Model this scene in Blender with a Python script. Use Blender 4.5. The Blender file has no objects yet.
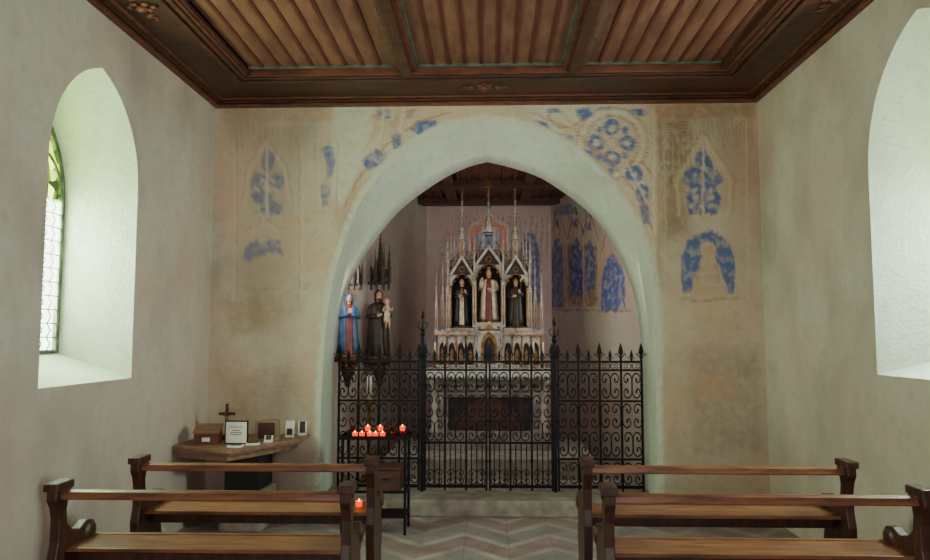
import bpy, math, random
import numpy as np
from mathutils import Vector, Matrix
random.seed(4)
np.random.seed(4)
scene = bpy.context.scene
COL = scene.collection
PI = math.pi

# ------------------------------------------------------------ camera survey
EYE = Vector((0, 0, 1.46)); YAW = math.radians(1.9); PITCH = math.radians(4.5); FPX = 720.0
cam_d = bpy.data.cameras.new("camera"); cam = bpy.data.objects.new("camera", cam_d)
COL.objects.link(cam); cam.location = EYE
cam.rotation_euler = (PI/2 + PITCH, 0, YAW)
cam_d.sensor_width = 36; cam_d.lens = FPX/930*36; cam_d.clip_start = 0.05
scene.camera = cam
_f = Vector((-math.sin(YAW)*math.cos(PITCH), math.cos(YAW)*math.cos(PITCH), math.sin(PITCH)))
_r = Vector((math.cos(YAW), math.sin(YAW), 0)); _u = _r.cross(_f)
def bw(u, v, y=6.0):
    d = _f + _r*((u-465)/FPX) + _u*((280-v)/FPX)
    t = y/d.y
    return (d.x*t, EYE.z + d.z*t)

# ------------------------------------------------------------ materials
def lin(c):
    return tuple(((x/255)/12.92 if x/255 <= .04045 else ((x/255+.055)/1.055)**2.4) for x in c)+(1,)
def nodes(name):
    m = bpy.data.materials.new(name); m.use_nodes = True
    nt = m.node_tree; b = nt.nodes["Principled BSDF"]
    return m, nt, b
def mat(name, c1, c2=None, scale=8, rough=.6, metal=0, bump=0, stretch=(1,1,1), detail=6, bscale=None, contrast=(.35,.65)):
    m, nt, b = nodes(name)
    b.inputs["Roughness"].default_value = rough; b.inputs["Metallic"].default_value = metal
    if c2 is None: c2 = tuple(int(x*.75) for x in c1)
    tc = nt.nodes.new("ShaderNodeTexCoord"); mp = nt.nodes.new("ShaderNodeMapping")
    mp.inputs["Scale"].default_value = stretch
    nt.links.new(tc.outputs["Object"], mp.inputs["Vector"])
    n = nt.nodes.new("ShaderNodeTexNoise"); n.inputs["Scale"].default_value = scale; n.inputs["Detail"].default_value = detail
    nt.links.new(mp.outputs[0], n.inputs["Vector"])
    r = nt.nodes.new("ShaderNodeValToRGB")
    r.color_ramp.elements[0].position = contrast[0]; r.color_ramp.elements[1].position = contrast[1]
    r.color_ramp.elements[0].color = lin(c2); r.color_ramp.elements[1].color = lin(c1)
    nt.links.new(n.outputs["Fac"], r.inputs["Fac"]); nt.links.new(r.outputs[0], b.inputs["Base Color"])
    if bump:
        n2 = nt.nodes.new("ShaderNodeTexNoise"); n2.inputs["Scale"].default_value = bscale or scale*4; n2.inputs["Detail"].default_value = 5
        nt.links.new(mp.outputs[0], n2.inputs["Vector"])
        bp = nt.nodes.new("ShaderNodeBump"); bp.inputs["Strength"].default_value = bump; bp.inputs["Distance"].default_value = .02
        nt.links.new(n2.outputs["Fac"], bp.inputs["Height"]); nt.links.new(bp.outputs[0], b.inputs["Normal"])
    return m
def emis(name, c, s):
    m, nt, b = nodes(name)
    b.inputs["Base Color"].default_value = lin(c); b.inputs["Emission Color"].default_value = lin(c); b.inputs["Emission Strength"].default_value = s
    return m

def plaster(name, base, dark, warm, paint=False, lowamt=.4, stain=.8, wear=.5, fine=.9, bump=.4):
    m, nt, b = nodes(name); L = nt.links.new
    b.inputs["Roughness"].default_value = .9; b.inputs["Specular IOR Level"].default_value = .15
    g = nt.nodes.new("ShaderNodeNewGeometry")
    def noise(scale, det=6, st=(1,1,1)):
        mp = nt.nodes.new("ShaderNodeMapping"); mp.inputs["Scale"].default_value = st
        L(g.outputs["Position"], mp.inputs["Vector"])
        n = nt.nodes.new("ShaderNodeTexNoise"); n.inputs["Scale"].default_value = scale; n.inputs["Detail"].default_value = det
        L(mp.outputs[0], n.inputs["Vector"]); return n.outputs["Fac"]
    def ramp(x, a, bb, to=1.0):
        r = nt.nodes.new("ShaderNodeMapRange"); r.inputs["From Min"].default_value = a; r.inputs["From Max"].default_value = bb; r.inputs["To Max"].default_value = to
        L(x, r.inputs["Value"]); return r.outputs[0]
    def mix(f, a, bb):
        x = nt.nodes.new("ShaderNodeMix"); x.data_type = 'RGBA'
        if isinstance(f, float): x.inputs[0].default_value = f
        else: L(f, x.inputs[0])
        for v, i in ((a, 6), (bb, 7)):
            if isinstance(v, tuple): x.inputs[i].default_value = v
            else: L(v, x.inputs[i])
        return x.outputs[2]
    c = mix(ramp(noise(1.3, 8), .42, .66), lin(base), lin(warm))
    c = mix(ramp(noise(1.9, 9, (1,1,.6)), .48, .72, stain), c, lin(dark))
    c = mix(ramp(noise(5.5, 9), .52, .74, fine*.6), c, lin(tuple(int((x+y)/2) for x,y in zip(base,dark))))
    c = mix(ramp(noise(14, 6), .52, .78, fine), c, lin(tuple(int(x*.86) for x in base)))
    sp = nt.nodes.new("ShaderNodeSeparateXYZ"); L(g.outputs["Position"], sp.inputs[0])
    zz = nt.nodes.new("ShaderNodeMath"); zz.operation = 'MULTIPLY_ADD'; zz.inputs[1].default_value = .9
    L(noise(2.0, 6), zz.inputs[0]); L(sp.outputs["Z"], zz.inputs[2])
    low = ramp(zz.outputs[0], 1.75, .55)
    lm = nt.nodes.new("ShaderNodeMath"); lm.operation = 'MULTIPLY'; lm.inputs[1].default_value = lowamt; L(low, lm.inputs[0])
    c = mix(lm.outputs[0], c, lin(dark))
    if paint:
        at = nt.nodes.new("ShaderNodeAttribute"); at.attribute_name = "paint"
        w = ramp(noise(15, 10), .38, .53)
        w2 = nt.nodes.new("ShaderNodeMath"); w2.operation = 'MULTIPLY_ADD'; w2.inputs[1].default_value = 1-wear; w2.inputs[2].default_value = wear
        L(w, w2.inputs[0])
        mm = nt.nodes.new("ShaderNodeMath"); mm.operation = 'MULTIPLY'; L(at.outputs["Alpha"], mm.inputs[0]); L(w2.outputs[0], mm.inputs[1])
        c = mix(mm.outputs[0], c, at.outputs["Color"])
    L(c, b.inputs["Base Color"])
    bp = nt.nodes.new("ShaderNodeBump"); bp.inputs["Strength"].default_value = bump; bp.inputs["Distance"].default_value = .014
    ad = nt.nodes.new("ShaderNodeMath"); ad.operation = 'ADD'; L(noise(7, 8), ad.inputs[0]); L(noise(45, 4), ad.inputs[1])
    L(ad.outputs[0], bp.inputs["Height"]); L(bp.outputs[0], b.inputs["Normal"])
    return m

M = {}
M['plaster'] = plaster("side_wall_plaster", (204,197,187), (160,146,136), (208,186,172), lowamt=.4, stain=.65, fine=.55, bump=.34)
M['fresco'] = plaster("fresco_plaster", (208,196,178), (158,140,122), (208,178,152), True, stain=.8, wear=.52)
M['apse'] = plaster("apse_plaster", (200,187,178), (164,146,138), (196,168,156), True, wear=.45, fine=.6)
M['white'] = plaster("limewash_plaster", (208,216,202), (184,190,174), (200,204,188), lowamt=.3, stain=.7, fine=.6, bump=.34)
M['wood_dark'] = mat("dark_carved_wood", (80,42,28), (50,26,18), 5, .5, 0, .15, (1,4,6))
M['wood_frame'] = mat("brown_moulded_wood", (118,66,46), (82,44,31), 5, .5, 0, .1, (1.5,3,4))
M['plank'] = mat("ceiling_plank_wood", (128,82,66), (98,60,48), 3, .65, 0, 0, (5,1.2,6))
M['batten'] = mat("red_brown_batten_wood", (96,38,28), (70,28,21), 4, .55, 0, 0, (3,1,3))
M['teal'] = mat("faded_teal_paint", (96,104,92), (70,76,68), 12, .6)
M['bench'] = mat("varnished_bench_wood", (146,96,64), (98,60,38), 5, .34, 0, .05, (1,7,7))
M['bench_end'] = mat("dark_bench_end_wood", (76,42,28), (46,25,17), 7, .4, 0, .12, (5,5,1.2))
M['iron'] = mat("black_wrought_iron", (30,30,34), (16,16,18), 30, .45, .7, .1)
M['stone'] = mat("grey_step_stone", (154,142,132), (118,106,98), 9, .8, 0, .2)
M['altar_w'] = mat("aged_silver_white_altar_paint", (176,167,158), (104,88,74), 13, .45, .12, .1, contrast=(.3,.56))
M['altar_p'] = mat("pale_altar_table_paint", (190,178,170), (146,130,122), 8, .5, 0, .1)
M['altar_g'] = mat("grey_marbled_altar_paint", (146,130,124), (100,86,82), 9, .45, 0, .1)
M['gold'] = mat("aged_gilding", (160,116,68), (96,66,40), 20, .4, .55, .1)
M['niche'] = mat("dark_niche_paint", (56,40,36), (28,21,24), 10, .7)
M['red_d'] = mat("dark_red_paint", (84,40,34), (52,26,24), 10, .6)
M['cloth'] = mat("white_altar_linen", (216,210,205), (184,176,172), 30, .85, 0, .2)
M['skin'] = mat("painted_flesh", (206,162,130), (176,128,100), 20, .5)
M['hair'] = mat("painted_brown_hair", (72,44,28), (44,26,18), 30, .6)
M['blue'] = mat("blue_mantle_paint", (58,98,130), (34,64,96), 12, .5)
M['red'] = mat("red_robe_paint", (128,52,46), (86,32,30), 12, .5)
M['black'] = mat("black_habit_paint", (24,22,24), (12,11,13), 12, .5)
M['brown'] = mat("brown_robe_paint", (60,42,34), (30,22,19), 12, .5)
M['cream'] = mat("cream_garment_paint", (210,196,170), (164,146,118), 14, .5)
M['ebony'] = mat("blackened_canopy_wood", (64,52,46), (34,27,24), 14, .5)
M['wax'] = mat("candle_wax", (236,226,204), (216,200,172), 20, .5)
M['paper'] = mat("white_paper", (238,236,230), (224,220,212), 10, .8)
M['ink'] = mat("printed_grey_ink", (90,90,92), (70,70,74), 10, .8)
M['shelfwood'] = mat("grey_brown_shelf_wood", (158,124,100), (128,96,74), 4, .6, 0, 0, (1,6,6))
M['shadow_box'] = mat("black_painted_wood", (26,24,24), (14,13,13), 10, .7)
M['lead'] = mat("grey_green_window_frame", (112,122,106), (78,86,74), 20, .5, .2)
M['flame'] = emis("candle_flame", (255,150,50), 14)
m, nt, b = nodes("red_votive_glass"); b.inputs["Base Color"].default_value = lin((180,24,12)); b.inputs["Roughness"].default_value=.15
b.inputs["Emission Color"].default_value = lin((255,66,18)); b.inputs["Emission Strength"].default_value = 1.8; M['votive'] = m
m, nt, b = nodes("unlit_votive_glass"); b.inputs["Base Color"].default_value = lin((90,14,12)); b.inputs["Roughness"].default_value=.15; M['votive_off'] = m

m = bpy.data.materials.new("leaded_window_glass"); m.use_nodes = True; nt = m.node_tree; nt.nodes.clear(); L = nt.links.new
o = nt.nodes.new("ShaderNodeOutputMaterial"); tr = nt.nodes.new("ShaderNodeBsdfTransparent")
g = nt.nodes.new("ShaderNodeNewGeometry"); sp = nt.nodes.new("ShaderNodeSeparateXYZ"); L(g.outputs["Position"], sp.inputs[0])
vo = nt.nodes.new("ShaderNodeTexVoronoi"); vo.inputs["Scale"].default_value = 18; L(g.outputs["Position"], vo.inputs["Vector"])
cr = nt.nodes.new("ShaderNodeValToRGB"); cr.color_ramp.interpolation = 'CONSTANT'
els = cr.color_ramp.elements; els[0].color = lin((60,80,20)); els[1].position=.38; els[1].color = lin((205,210,80))
e = els.new(.52); e.color = lin((30,38,20)); e = els.new(.64); e.color = lin((140,155,50))
L(vo.outputs["Color"], cr.inputs["Fac"])
mr = nt.nodes.new("ShaderNodeMapRange"); mr.inputs["From Min"].default_value=2.30; mr.inputs["From Max"].default_value=2.33; L(sp.outputs["Z"], mr.inputs["Value"])
mx = nt.nodes.new("ShaderNodeMix"); mx.data_type='RGBA'; L(mr.outputs[0], mx.inputs[0]); mx.inputs[6].default_value = lin((240,246,236)); L(cr.outputs[0], mx.inputs[7])
L(mx.outputs[2], tr.inputs["Color"]); L(tr.outputs[0], o.inputs["Surface"]); M['glass'] = m

m, nt, b = nodes("chevron_tile_floor"); L = nt.links.new; b.inputs["Roughness"].default_value=.45
g = nt.nodes.new("ShaderNodeNewGeometry"); sp = nt.nodes.new("ShaderNodeSeparateXYZ"); L(g.outputs["Position"], sp.inputs[0])
def mth(op, a, b2=None, c=None):
    n = nt.nodes.new("ShaderNodeMath"); n.operation = op
    for i, v in enumerate((a, b2, c)):
        if v is None: continue
        if isinstance(v, (int, float)): n.inputs[i].default_value = v
        else: L(v, n.inputs[i])
    return n.outputs[0]
tri = mth('PINGPONG', mth('ADD', sp.outputs["X"], 10.1), .31)
val = mth('ADD', mth('MULTIPLY', tri, 1.0), mth('ADD', sp.outputs["Y"], 10))
fr = mth('FRACT', mth('DIVIDE', val, .66))
cr = nt.nodes.new("ShaderNodeValToRGB"); cr.color_ramp.interpolation='CONSTANT'; els = cr.color_ramp.elements
els[0].color = lin((146,120,122)); els[1].position=.36; els[1].color = lin((168,154,150))
e = els.new(.5); e.color = lin((140,130,132)); e = els.new(.86); e.color = lin((164,150,146))
L(fr, cr.inputs["Fac"])
n = nt.nodes.new("ShaderNodeTexNoise"); n.inputs["Scale"].default_value = 5; n.inputs["Detail"].default_value=8; L(g.outputs["Position"], n.inputs["Vector"])
mr = nt.nodes.new("ShaderNodeMapRange"); mr.inputs["From Min"].default_value=.3; mr.inputs["From Max"].default_value=.7; mr.inputs["To Min"].default_value=.65; mr.inputs["To Max"].default_value=1.1; L(n.outputs["Fac"], mr.inputs["Value"])
gx = mth('LESS_THAN', mth('FRACT', mth('DIVIDE', mth('ADD', sp.outputs["X"],10.1), .31)), .02)
vm = nt.nodes.new("ShaderNodeVectorMath"); vm.operation='SCALE'; L(cr.outputs[0], vm.inputs[0]); L(mth('MULTIPLY', mr.outputs[0], mth('SUBTRACT', 1, mth('MULTIPLY', gx, .3))), vm.inputs["Scale"])
L(vm.outputs[0], b.inputs["Base Color"]); M['floor'] = m

# ------------------------------------------------------------ mesh builder
class MB:
    def __init__(s): s.v=[]; s.f=[]; s.m=[]; s.s=[]
    def add(s, vs, fs, mi=0, sm=False):
        k=len(s.v); s.v += [tuple(x) for x in vs]
        for f in fs: s.f.append(tuple(i+k for i in f)); s.m.append(mi); s.s.append(sm)
    def box(s,x0,x1,y0,y1,z0,z1,mi=0):
        s.add([(x0,y0,z0),(x1,y0,z0),(x1,y1,z0),(x0,y1,z0),(x0,y0,z1),(x1,y0,z1),(x1,y1,z1),(x0,y1,z1)],
              [(0,3,2,1),(4,5,6,7),(0,1,5,4),(1,2,6,5),(2,3,7,6),(3,0,4,7)],mi)
    def prism(s,poly,axis,a0,a1,mi=0):
        n=len(poly)
        def P(p,a):
            if axis=='y': return (p[0],a,p[1])
            if axis=='x': return (a,p[0],p[1])
            return (p[0],p[1],a)
        vs=[P(p,a0) for p in poly]+[P(p,a1) for p in poly]
        fs=[tuple(range(n)),tuple(range(2*n-1,n-1,-1))]+[(i,i+n,(i+1)%n+n,(i+1)%n) for i in range(n)]
        s.add(vs,fs,mi)
    def rings(s,R,n=16,mi=0,sm=True,cap=True,disp=None):
        vs=[];fs=[]
        for j,(z,cx,cy,rx,ry) in enumerate(R):
            for i in range(n):
                a=2*PI*i/n
                d=disp(a,z,j) if disp else 0
                vs.append((cx+(rx+d)*math.cos(a),cy+(ry+d)*math.sin(a),z))
        for j in range(len(R)-1):
            for i in range(n):
                fs.append((j*n+i,j*n+(i+1)%n,(j+1)*n+(i+1)%n,(j+1)*n+i))
        if cap: fs.append(tuple(range(n-1,-1,-1))); fs.append(tuple(range((len(R)-1)*n,len(R)*n)))
        if callable(mi):
            k=len(s.v); s.v+=vs
            for q,f in enumerate(fs):
                s.f.append(tuple(i+k for i in f)); j=min(q//n,len(R)-2)
                s.m.append(mi(R[j][0])); s.s.append(sm)
        else: s.add(vs,fs,mi,sm)
    def lathe(s,prof,n=16,cx=0,cy=0,mi=0,sm=True,cap=True):
        s.rings([(z,cx,cy,r,r) for r,z in prof],n,mi,sm,cap)
    def tube(s,pts,r,n=6,mi=0,sm=True):
        pts=[Vector(p) for p in pts]; N=len(pts); rr=r if isinstance(r,(list,tuple)) else [r]*N
        vs=[];fs=[]
        t0=(pts[1]-pts[0]).normalized(); ref=Vector((0,0,1)) if abs(t0.z)<.9 else Vector((1,0,0))
        u=t0.cross(ref).normalized()
        for i,p in enumerate(pts):
            t=(pts[min(i+1,N-1)]-pts[max(i-1,0)])
            t=t.normalized() if t.length>1e-9 else t0
            u=(u-t*u.dot(t))
            u=u.normalized() if u.length>1e-6 else t.orthogonal().normalized()
            w=t.cross(u)
            for k in range(n):
                a=2*PI*k/n+PI/n
                vs.append(p+u*math.cos(a)*rr[i]+w*math.sin(a)*rr[i])
        for i in range(N-1):
            for k in range(n): fs.append((i*n+k,i*n+(k+1)%n,(i+1)*n+(k+1)%n,(i+1)*n+k))
        fs.append(tuple(range(n-1,-1,-1))); fs.append(tuple(range((N-1)*n,N*n)))
        s.add(vs,fs,mi,sm)
    def ball(s,c,r,mi=0,n=8,sz=1,sx=1,sy=1):
        R=[]
        for j in range(n//2+2):
            a=-PI/2+PI*j/(n//2+1); R.append((c[2]+r*sz*math.sin(a),c[0],c[1],max(r*sx*math.cos(a),1e-4),max(r*sy*math.cos(a),1e-4)))
        s.rings(R,n,mi)
    def obj(s,name,mats,parent=None,loc=(0,0,0),rot=0,bevel=0,label=None,**kw):
        me=bpy.data.meshes.new(name); me.from_pydata(s.v,[],s.f)
        for q in mats: me.materials.append(M[q] if isinstance(q,str) else q)
        me.polygons.foreach_set("material_index",s.m); me.polygons.foreach_set("use_smooth",s.s); me.update()
        o=bpy.data.objects.new(name,me); COL.objects.link(o); o.location=loc; o.rotation_euler=(0,0,rot)
        if parent: o.parent=parent
        if bevel:
            bv=o.modifiers.new("bevel",'BEVEL'); bv.width=bevel; bv.segments=2; bv.limit_method='ANGLE'
        if label: o["label"]=label
        for k,v in kw.items(): o[k]=v
        return o
def empty(name,loc,label,cat,rot=0,**kw):
    o=bpy.data.objects.new(name,None); COL.objects.link(o); o.location=loc; o.rotation_euler=(0,0,rot); o.empty_display_size=.1
    o["label"]=label; o["category"]=cat
    for k,v in kw.items(): o[k]=v
    return o
def copy_tree(root,loc,rot=None):
    def rec(o,par):
        c=o.copy(); COL.objects.link(c)
        if par: c.parent=par
        for ch in list(o.children): rec(ch,c)
        return c
    c=rec(root,None); c.location=loc
    if rot is not None: c.rotation_euler=(0,0,rot)
    return c
def lancet(a,zs,rise,n=14,cx=0):
    R=(a*a+rise*rise)/(2*a); c=R-a; end=math.acos(max(-1,min(1,c/R)))
    left=[(cx+c-R*math.cos(end*i/n), zs+R*math.sin(end*i/n)) for i in range(n+1)]
    right=[(2*cx-x,z) for x,z in left[:-1]][::-1]
    return left+right
def smooth_path(P,n):
    P=[np.array(p,float) for p in P]; Q=[2*P[0]-P[1]]+P+[2*P[-1]-P[-2]]; out=[]
    for i in range(1,len(Q)-2):
        for k in range(12):
            t=k/12; p0,p1,p2,p3=Q[i-1:i+3]
            out.append(.5*((2*p1)+(-p0+p2)*t+(2*p0-5*p1+4*p2-p3)*t*t+(-p0+3*p1-3*p2+p3)*t**3))
    out.append(P[-1]); out=np.array(out)
    d=np.r_[0,np.cumsum(np.linalg.norm(np.diff(out,axis=0),axis=1))]
    q=np.linspace(0,d[-1],n)
    return np.c_[np.interp(q,d,out[:,0]),np.interp(q,d,out[:,1])]

# ------------------------------------------------------------ room shell
XL,XR,YB,YR=-2.35,2.26,6.0,-2.6
CB=3.42
CF=.13
T=.42; HT=3.62
def side_wall(name,x_in,sgn,inn,out,label):
    mb=MB(); xo=x_in+sgn*T; y0,y1=YR-.1,YB
    loops=[]
    for x,(a0,a1,sill,spring,top) in ((x_in,inn),(xo,out)):
        cy=(a0+a1)/2; a=(a1-a0)/2; arc=lancet(a,spring,top-spring,20,cy)
        low=[(y0,0),(y1,0),(y1,sill),(y0,sill)]
        mb.add([(x,p[0],p[1]) for p in low],[(0,1,2,3)])
        poly=[(y0,sill),(y0,HT),(y1,HT),(y1,sill),(a1,sill)]+arc[::-1]+[(a0,sill)]
        mb.add([(x,p[0],p[1]) for p in poly],[tuple(range(len(poly)))])
        loops.append([(x,a0,sill)]+[(x,p[0],p[1]) for p in arc]+[(x,a1,sill)])
    n=len(loops[0]); mb.add(loops[0]+loops[1],[(i,(i+1)%n,n+(i+1)%n,n+i) for i in range(n)],1)
    mb.add([(x_in,y0,0),(xo,y0,0),(xo,y0,HT),(x_in,y0,HT)],[(0,1,2,3)]); mb.add([(x_in,y1,0),(xo,y1,0),(xo,y1,HT),(x_in,y1,HT)],[(0,1,2,3)])
    return mb.obj(name,['plaster','white'],label=label,kind="structure")
WL=((3.71,4.69,1.19,2.44,3.09),(3.82,4.49,1.37,2.32,2.92))
WR=((3.20,4.30,1.24,2.44,3.18),(3.35,3.98,1.40,2.28,2.80))
side_wall("wall_left",XL,-1,*WL,"old uneven off-white plastered wall with deep splayed window opening")
side_wall("wall_right",XR,1,*WR,"old uneven off-white plastered wall with deep splayed window opening")
mb=MB(); mb.box(XL-T,XR+T,YR-.3,YR-.1,0,3.62); mb.obj("wall_rear",['plaster'],kind="structure",label="plain off-white plastered entrance wall")
mb=MB(); mb.box(XL-T,XR+T,YR-.1,6.0,-.1,0); mb.obj("floor",['floor'],kind="structure",label="zigzag chevron tiled floor in mauve, pink and grey")

rt=[(655,470),(656,400),(657,335),(655,292),(645,250),(630,216),(604,180),(572,150),(530,128),(484,120)]
lf=[(319,470),(321,400),(325,340),(331,290),(344,243),(360,203),(386,167),(420,140),(450,126),(484,120)]
rtb=[(644,470),(643,400),(641,340),(633,292),(616,250),(590,214),(546,181),(512,168),(487,162)]
lfb=[(334,470),(334,400),(335,345),(343,300),(361,262),(383,230),(405,206),(440,181),(466,168),(487,162)]
def outline(lpx,rpx,y,nleg=40,narc=110):
    def half(px):
        pts=[bw(u,v,y) for u,v in px]; x0=pts[1][0]
        arc=smooth_path(pts[1:],nleg+narc)
        z1=arc[0][1]
        leg=[(x0,z1*i/10) for i in range(10)]
        return np.array(leg+[tuple(p) for p in arc])
    l=half(lpx); r=half(rpx)
    return np.r_[l,r[::-1][1:]]
FO=outline(lf,rt,6.0); BO=outline(lfb,rtb,6.55)
NO=len(FO)
def outer_path(F,x0,x1,zt):
    out=np.zeros_like(F); n=len(F); h=n//2
    for side in (0,1):
        idx=list(range(h+1)) if side==0 else list(range(n-1,h-1,-1))
        X=x0 if side==0 else x1; xa=F[h][0]
        d=np.r_[0,np.cumsum([np.linalg.norm(F[idx[i+1]]-F[idx[i]]) for i in range(len(idx)-1)])]
        k=next(i for i,j in enumerate(idx) if F[j][1]>1.9)
        zk=F[idx[k]][1]
        L1=zt-zk; L2=abs(X-xa); corner=k+int((len(idx)-1-k)*L1/(L1+L2))
        for i,j in enumerate(idx):
            if i<=k: out[j]=(X,F[j][1])
            elif i<=corner: out[j]=(X,zk+(zt-zk)*(i-k)/(corner-k))
            else: out[j]=(X+(xa-X)*(i-corner)/(len(idx)-1-corner),zt)
    return out
MR=130
OUT=outer_path(FO,XL,XR,3.60)
V=[]
for k in range(MR+1):
    t=k/MR; P=FO*(1-t)+OUT*t
    V.append(np.c_[P[:,0],np.full(NO,6.0),P[:,1]])
V=np.concatenate(V)
faces=[];fm=[]
for k in range(MR):
    for i in range(NO-1):
        faces.append((k*NO+i,(k+1)*NO+i,(k+1)*NO+i+1,k*NO+i+1)); fm.append(0)
nf=len(V); SD=4
soff=[]
for k in range(SD+1):
    t=k/SD; P=FO*(1-t)+BO*t
    soff.append(np.c_[P[:,0],np.full(NO,6.0+.55*t),P[:,1]])
OB=outer_path(BO,XL,XR,3.60)
soff.append(np.c_[OB[:,0],np.full(NO,6.55),OB[:,1]])
V=np.concatenate([V]+soff)
for k in range(SD+1):
    for i in range(NO-1):
        faces.append((nf+k*NO+i,nf+k*NO+i+1,nf+(k+1)*NO+i+1,nf+(k+1)*NO+i)); fm.append(1)
me=bpy.data.meshes.new("wall_back"); me.from_pydata(V.tolist(),[],faces)
me.materials.append(M['fresco']); me.materials.append(M['white']); me.polygons.foreach_set("material_index",fm)
me.polygons.foreach_set("use_smooth",[True if q==1 else False for q in fm]); me.update()
wb=bpy.data.objects.new("wall_back",me); COL.objects.link(wb); wb["kind"]="structure"; wb["label"]="beige plastered wall with pointed chancel arch and faded blue frescoes"

def vnoise(x,z,cell,seed):
    rs=np.random.RandomState(seed); G=rs.rand(256,256)*2-1
    fx=x/cell+100; fz=z/cell+100; ix=np.floor(fx).astype(int); iz=np.floor(fz).astype(int)
    tx=fx-ix; tz=fz-iz; tx=tx*tx*(3-2*tx); tz=tz*tz*(3-2*tz)
    g=lambda a,b: G[a%256,b%256]
    return (g(ix,iz)*(1-tx)+g(ix+1,iz)*tx)*(1-tz)+(g(ix,iz+1)*(1-tx)+g(ix+1,iz+1)*tx)*tz
class Painter:
    def __init__(s,x,z,warp=.008):
        s.x=x+warp*vnoise(x,z,.06,1)+warp*.7*vnoise(x,z,.022,3); s.z=z+warp*vnoise(x,z,.06,2)+warp*.7*vnoise(x,z,.022,4)
        s.wn=vnoise(x,z,.09,5)*.5+vnoise(x,z,.035,6)*.5
        s.c=np.zeros((len(x),3));s.a=np.zeros(len(x))
    def put(s,mask,col,a):
        c=np.array(lin(col)[:3]); w=np.clip(mask*a*np.clip(1.05+.5*s.wn,0,1),0,1)
        na=s.a+w-s.a*w
        s.c=np.where((na>1e-4)[:,None],(s.c*(s.a*(1-w))[:,None]+c*w[:,None])/np.maximum(na,1e-4)[:,None],s.c); s.a=na
    def poly(s,P,col,a=.9,soft=.012):
        P=np.array(P,float); n=len(P); ins=np.zeros(len(s.x),bool); dm=np.full(len(s.x),9.0)
        for i in range(n):
            x1,z1=P[i];x2,z2=P[(i+1)%n]
            if z1!=z2:
                c=((z1>s.z)!=(z2>s.z))&(s.x<(x2-x1)*(s.z-z1)/(z2-z1)+x1); ins^=c
            dx,dz=x2-x1,z2-z1; t=np.clip(((s.x-x1)*dx+(s.z-z1)*dz)/(dx*dx+dz*dz+1e-9),0,1)
            dm=np.minimum(dm,np.hypot(s.x-x1-t*dx,s.z-z1-t*dz))
        s.put(np.clip(np.where(ins,dm,-dm)/soft+.5,0,1),col,a)
    def line(s,P,w,col,a=.8,soft=.011):
        dm=np.full(len(s.x),9.0)
        for (x1,z1),(x2,z2) in zip(P[:-1],P[1:]):
            dx,dz=x2-x1,z2-z1; t=np.clip(((s.x-x1)*dx+(s.z-z1)*dz)/(dx*dx+dz*dz+1e-9),0,1)
            dm=np.minimum(dm,np.hypot(s.x-x1-t*dx,s.z-z1-t*dz))
        s.put(np.clip((w-dm)/soft+.5,0,1),col,a)
    def ell(s,cx,cz,rx,rz,col,a=.9):
        P=[(cx+rx*math.cos(q*PI/10),cz+rz*math.sin(q*PI/10)) for q in range(20)]; s.poly(P,col,a)
    def store(s,me,extra=0):
        at=me.color_attributes.new("paint",'FLOAT_COLOR','POINT')
        arr=np.zeros((len(me.vertices),4)); n=len(s.x); arr[:n,:3]=s.c; arr[:n,3]=s.a
        at.data.foreach_set("color",arr.ravel())
BL=(88,109,168); BE=(216,202,180); WH=(214,213,198)
p=Painter(V[:nf,0],V[:nf,2])
q=lambda pts:[bw(u,v) for u,v in pts]
def circ(u,v,r,a0=0,a1=360,n=24): return [(u+r*math.cos(math.radians(a0+(a1-a0)*i/n)),v-r*math.sin(math.radians(a0+(a1-a0)*i/n))) for i in range(n+1)]
PB=lambda pts,c=BL,a=.85,soft=.012:p.poly(q(pts),c,a,soft)
PL=lambda pts,w,c,a=.6:p.line(q(pts),w,c,a)
def PE(u,v,rx,rz,c=BL,a=.9):
    x,z=bw(u,v); p.ell(x,z,rx/120,rz/120,c,a)
PB([(331,104),(376,104),(368,150),(352,185),(340,205),(331,190)],WH,.85,.05)
PB([(222,108),(332,106),(332,122),(224,124)],(186,150,114),.6,.05)
PB([(654,104),(755,102),(755,118),(656,120)],(162,128,98),.7,.05)
PB([(656,120),(692,118),(686,230),(662,240)],(154,130,104),.65,.08)
PB([(720,118),(752,118),(758,200),(726,190)],(180,150,122),.5,.08)
PB([(228,128),(302,126),(304,150),(228,152)],(190,158,124),.45,.05)
PB([(222,150),(250,150),(246,250),(224,252)],(222,186,156),.45,.08)
PB([(246,150),(290,160),(294,285),(244,280)],(200,176,152),.45,.08)
PB([(728,200),(756,205),(758,300),(734,300)],(196,170,146),.5,.08)
PB([(272,212),(306,216),(306,258),(286,262)],(216,182,150),.5,.05)
for k in range(7): PL([(660+k*5,122),(661+k*5,160+random.random()*60)],.009,(112,90,70),.5)
for k in range(16):
    x=692+k*4; PL([(x,120),(x,130+random.random()*20)],.007,(128,104,82),.35)
for k in range(14):
    x=236+k*6; PL([(x,126),(x,134+random.random()*14)],.007,(142,116,88),.25)
PB([(690,345),(760,350),(764,455),(695,450)],(152,134,114),.5,.12); PB([(226,300),(282,295),(284,335),(230,335)],(178,148,114),.55,.06)
PB([(692,378),(735,372),(738,398),(700,404)],(200,166,132),.5,.05)
PB([(240,338),(306,310),(312,350),(250,372)],(216,208,194),.5,.1)
PB([(225,380),(300,370),(306,410),(230,420)],(160,142,122),.45,.12)
PB([(660,300),(690,300),(690,350),(662,350)],(216,200,178),.4,.08)
for x in (234,302): PL([(x,140),(x+1,220),(x-1,300)],.010,(222,208,186),.4)
for x in (237,299): PL([(x,140),(x,300)],.005,(172,138,108),.45)
PL([(245,205),(249,170),(266,142),(285,170),(290,205)],.018,(222,202,176),.55)
PL([(242,205),(246,168),(266,138),(288,168),(293,205)],.005,(170,134,102),.5)
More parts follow.
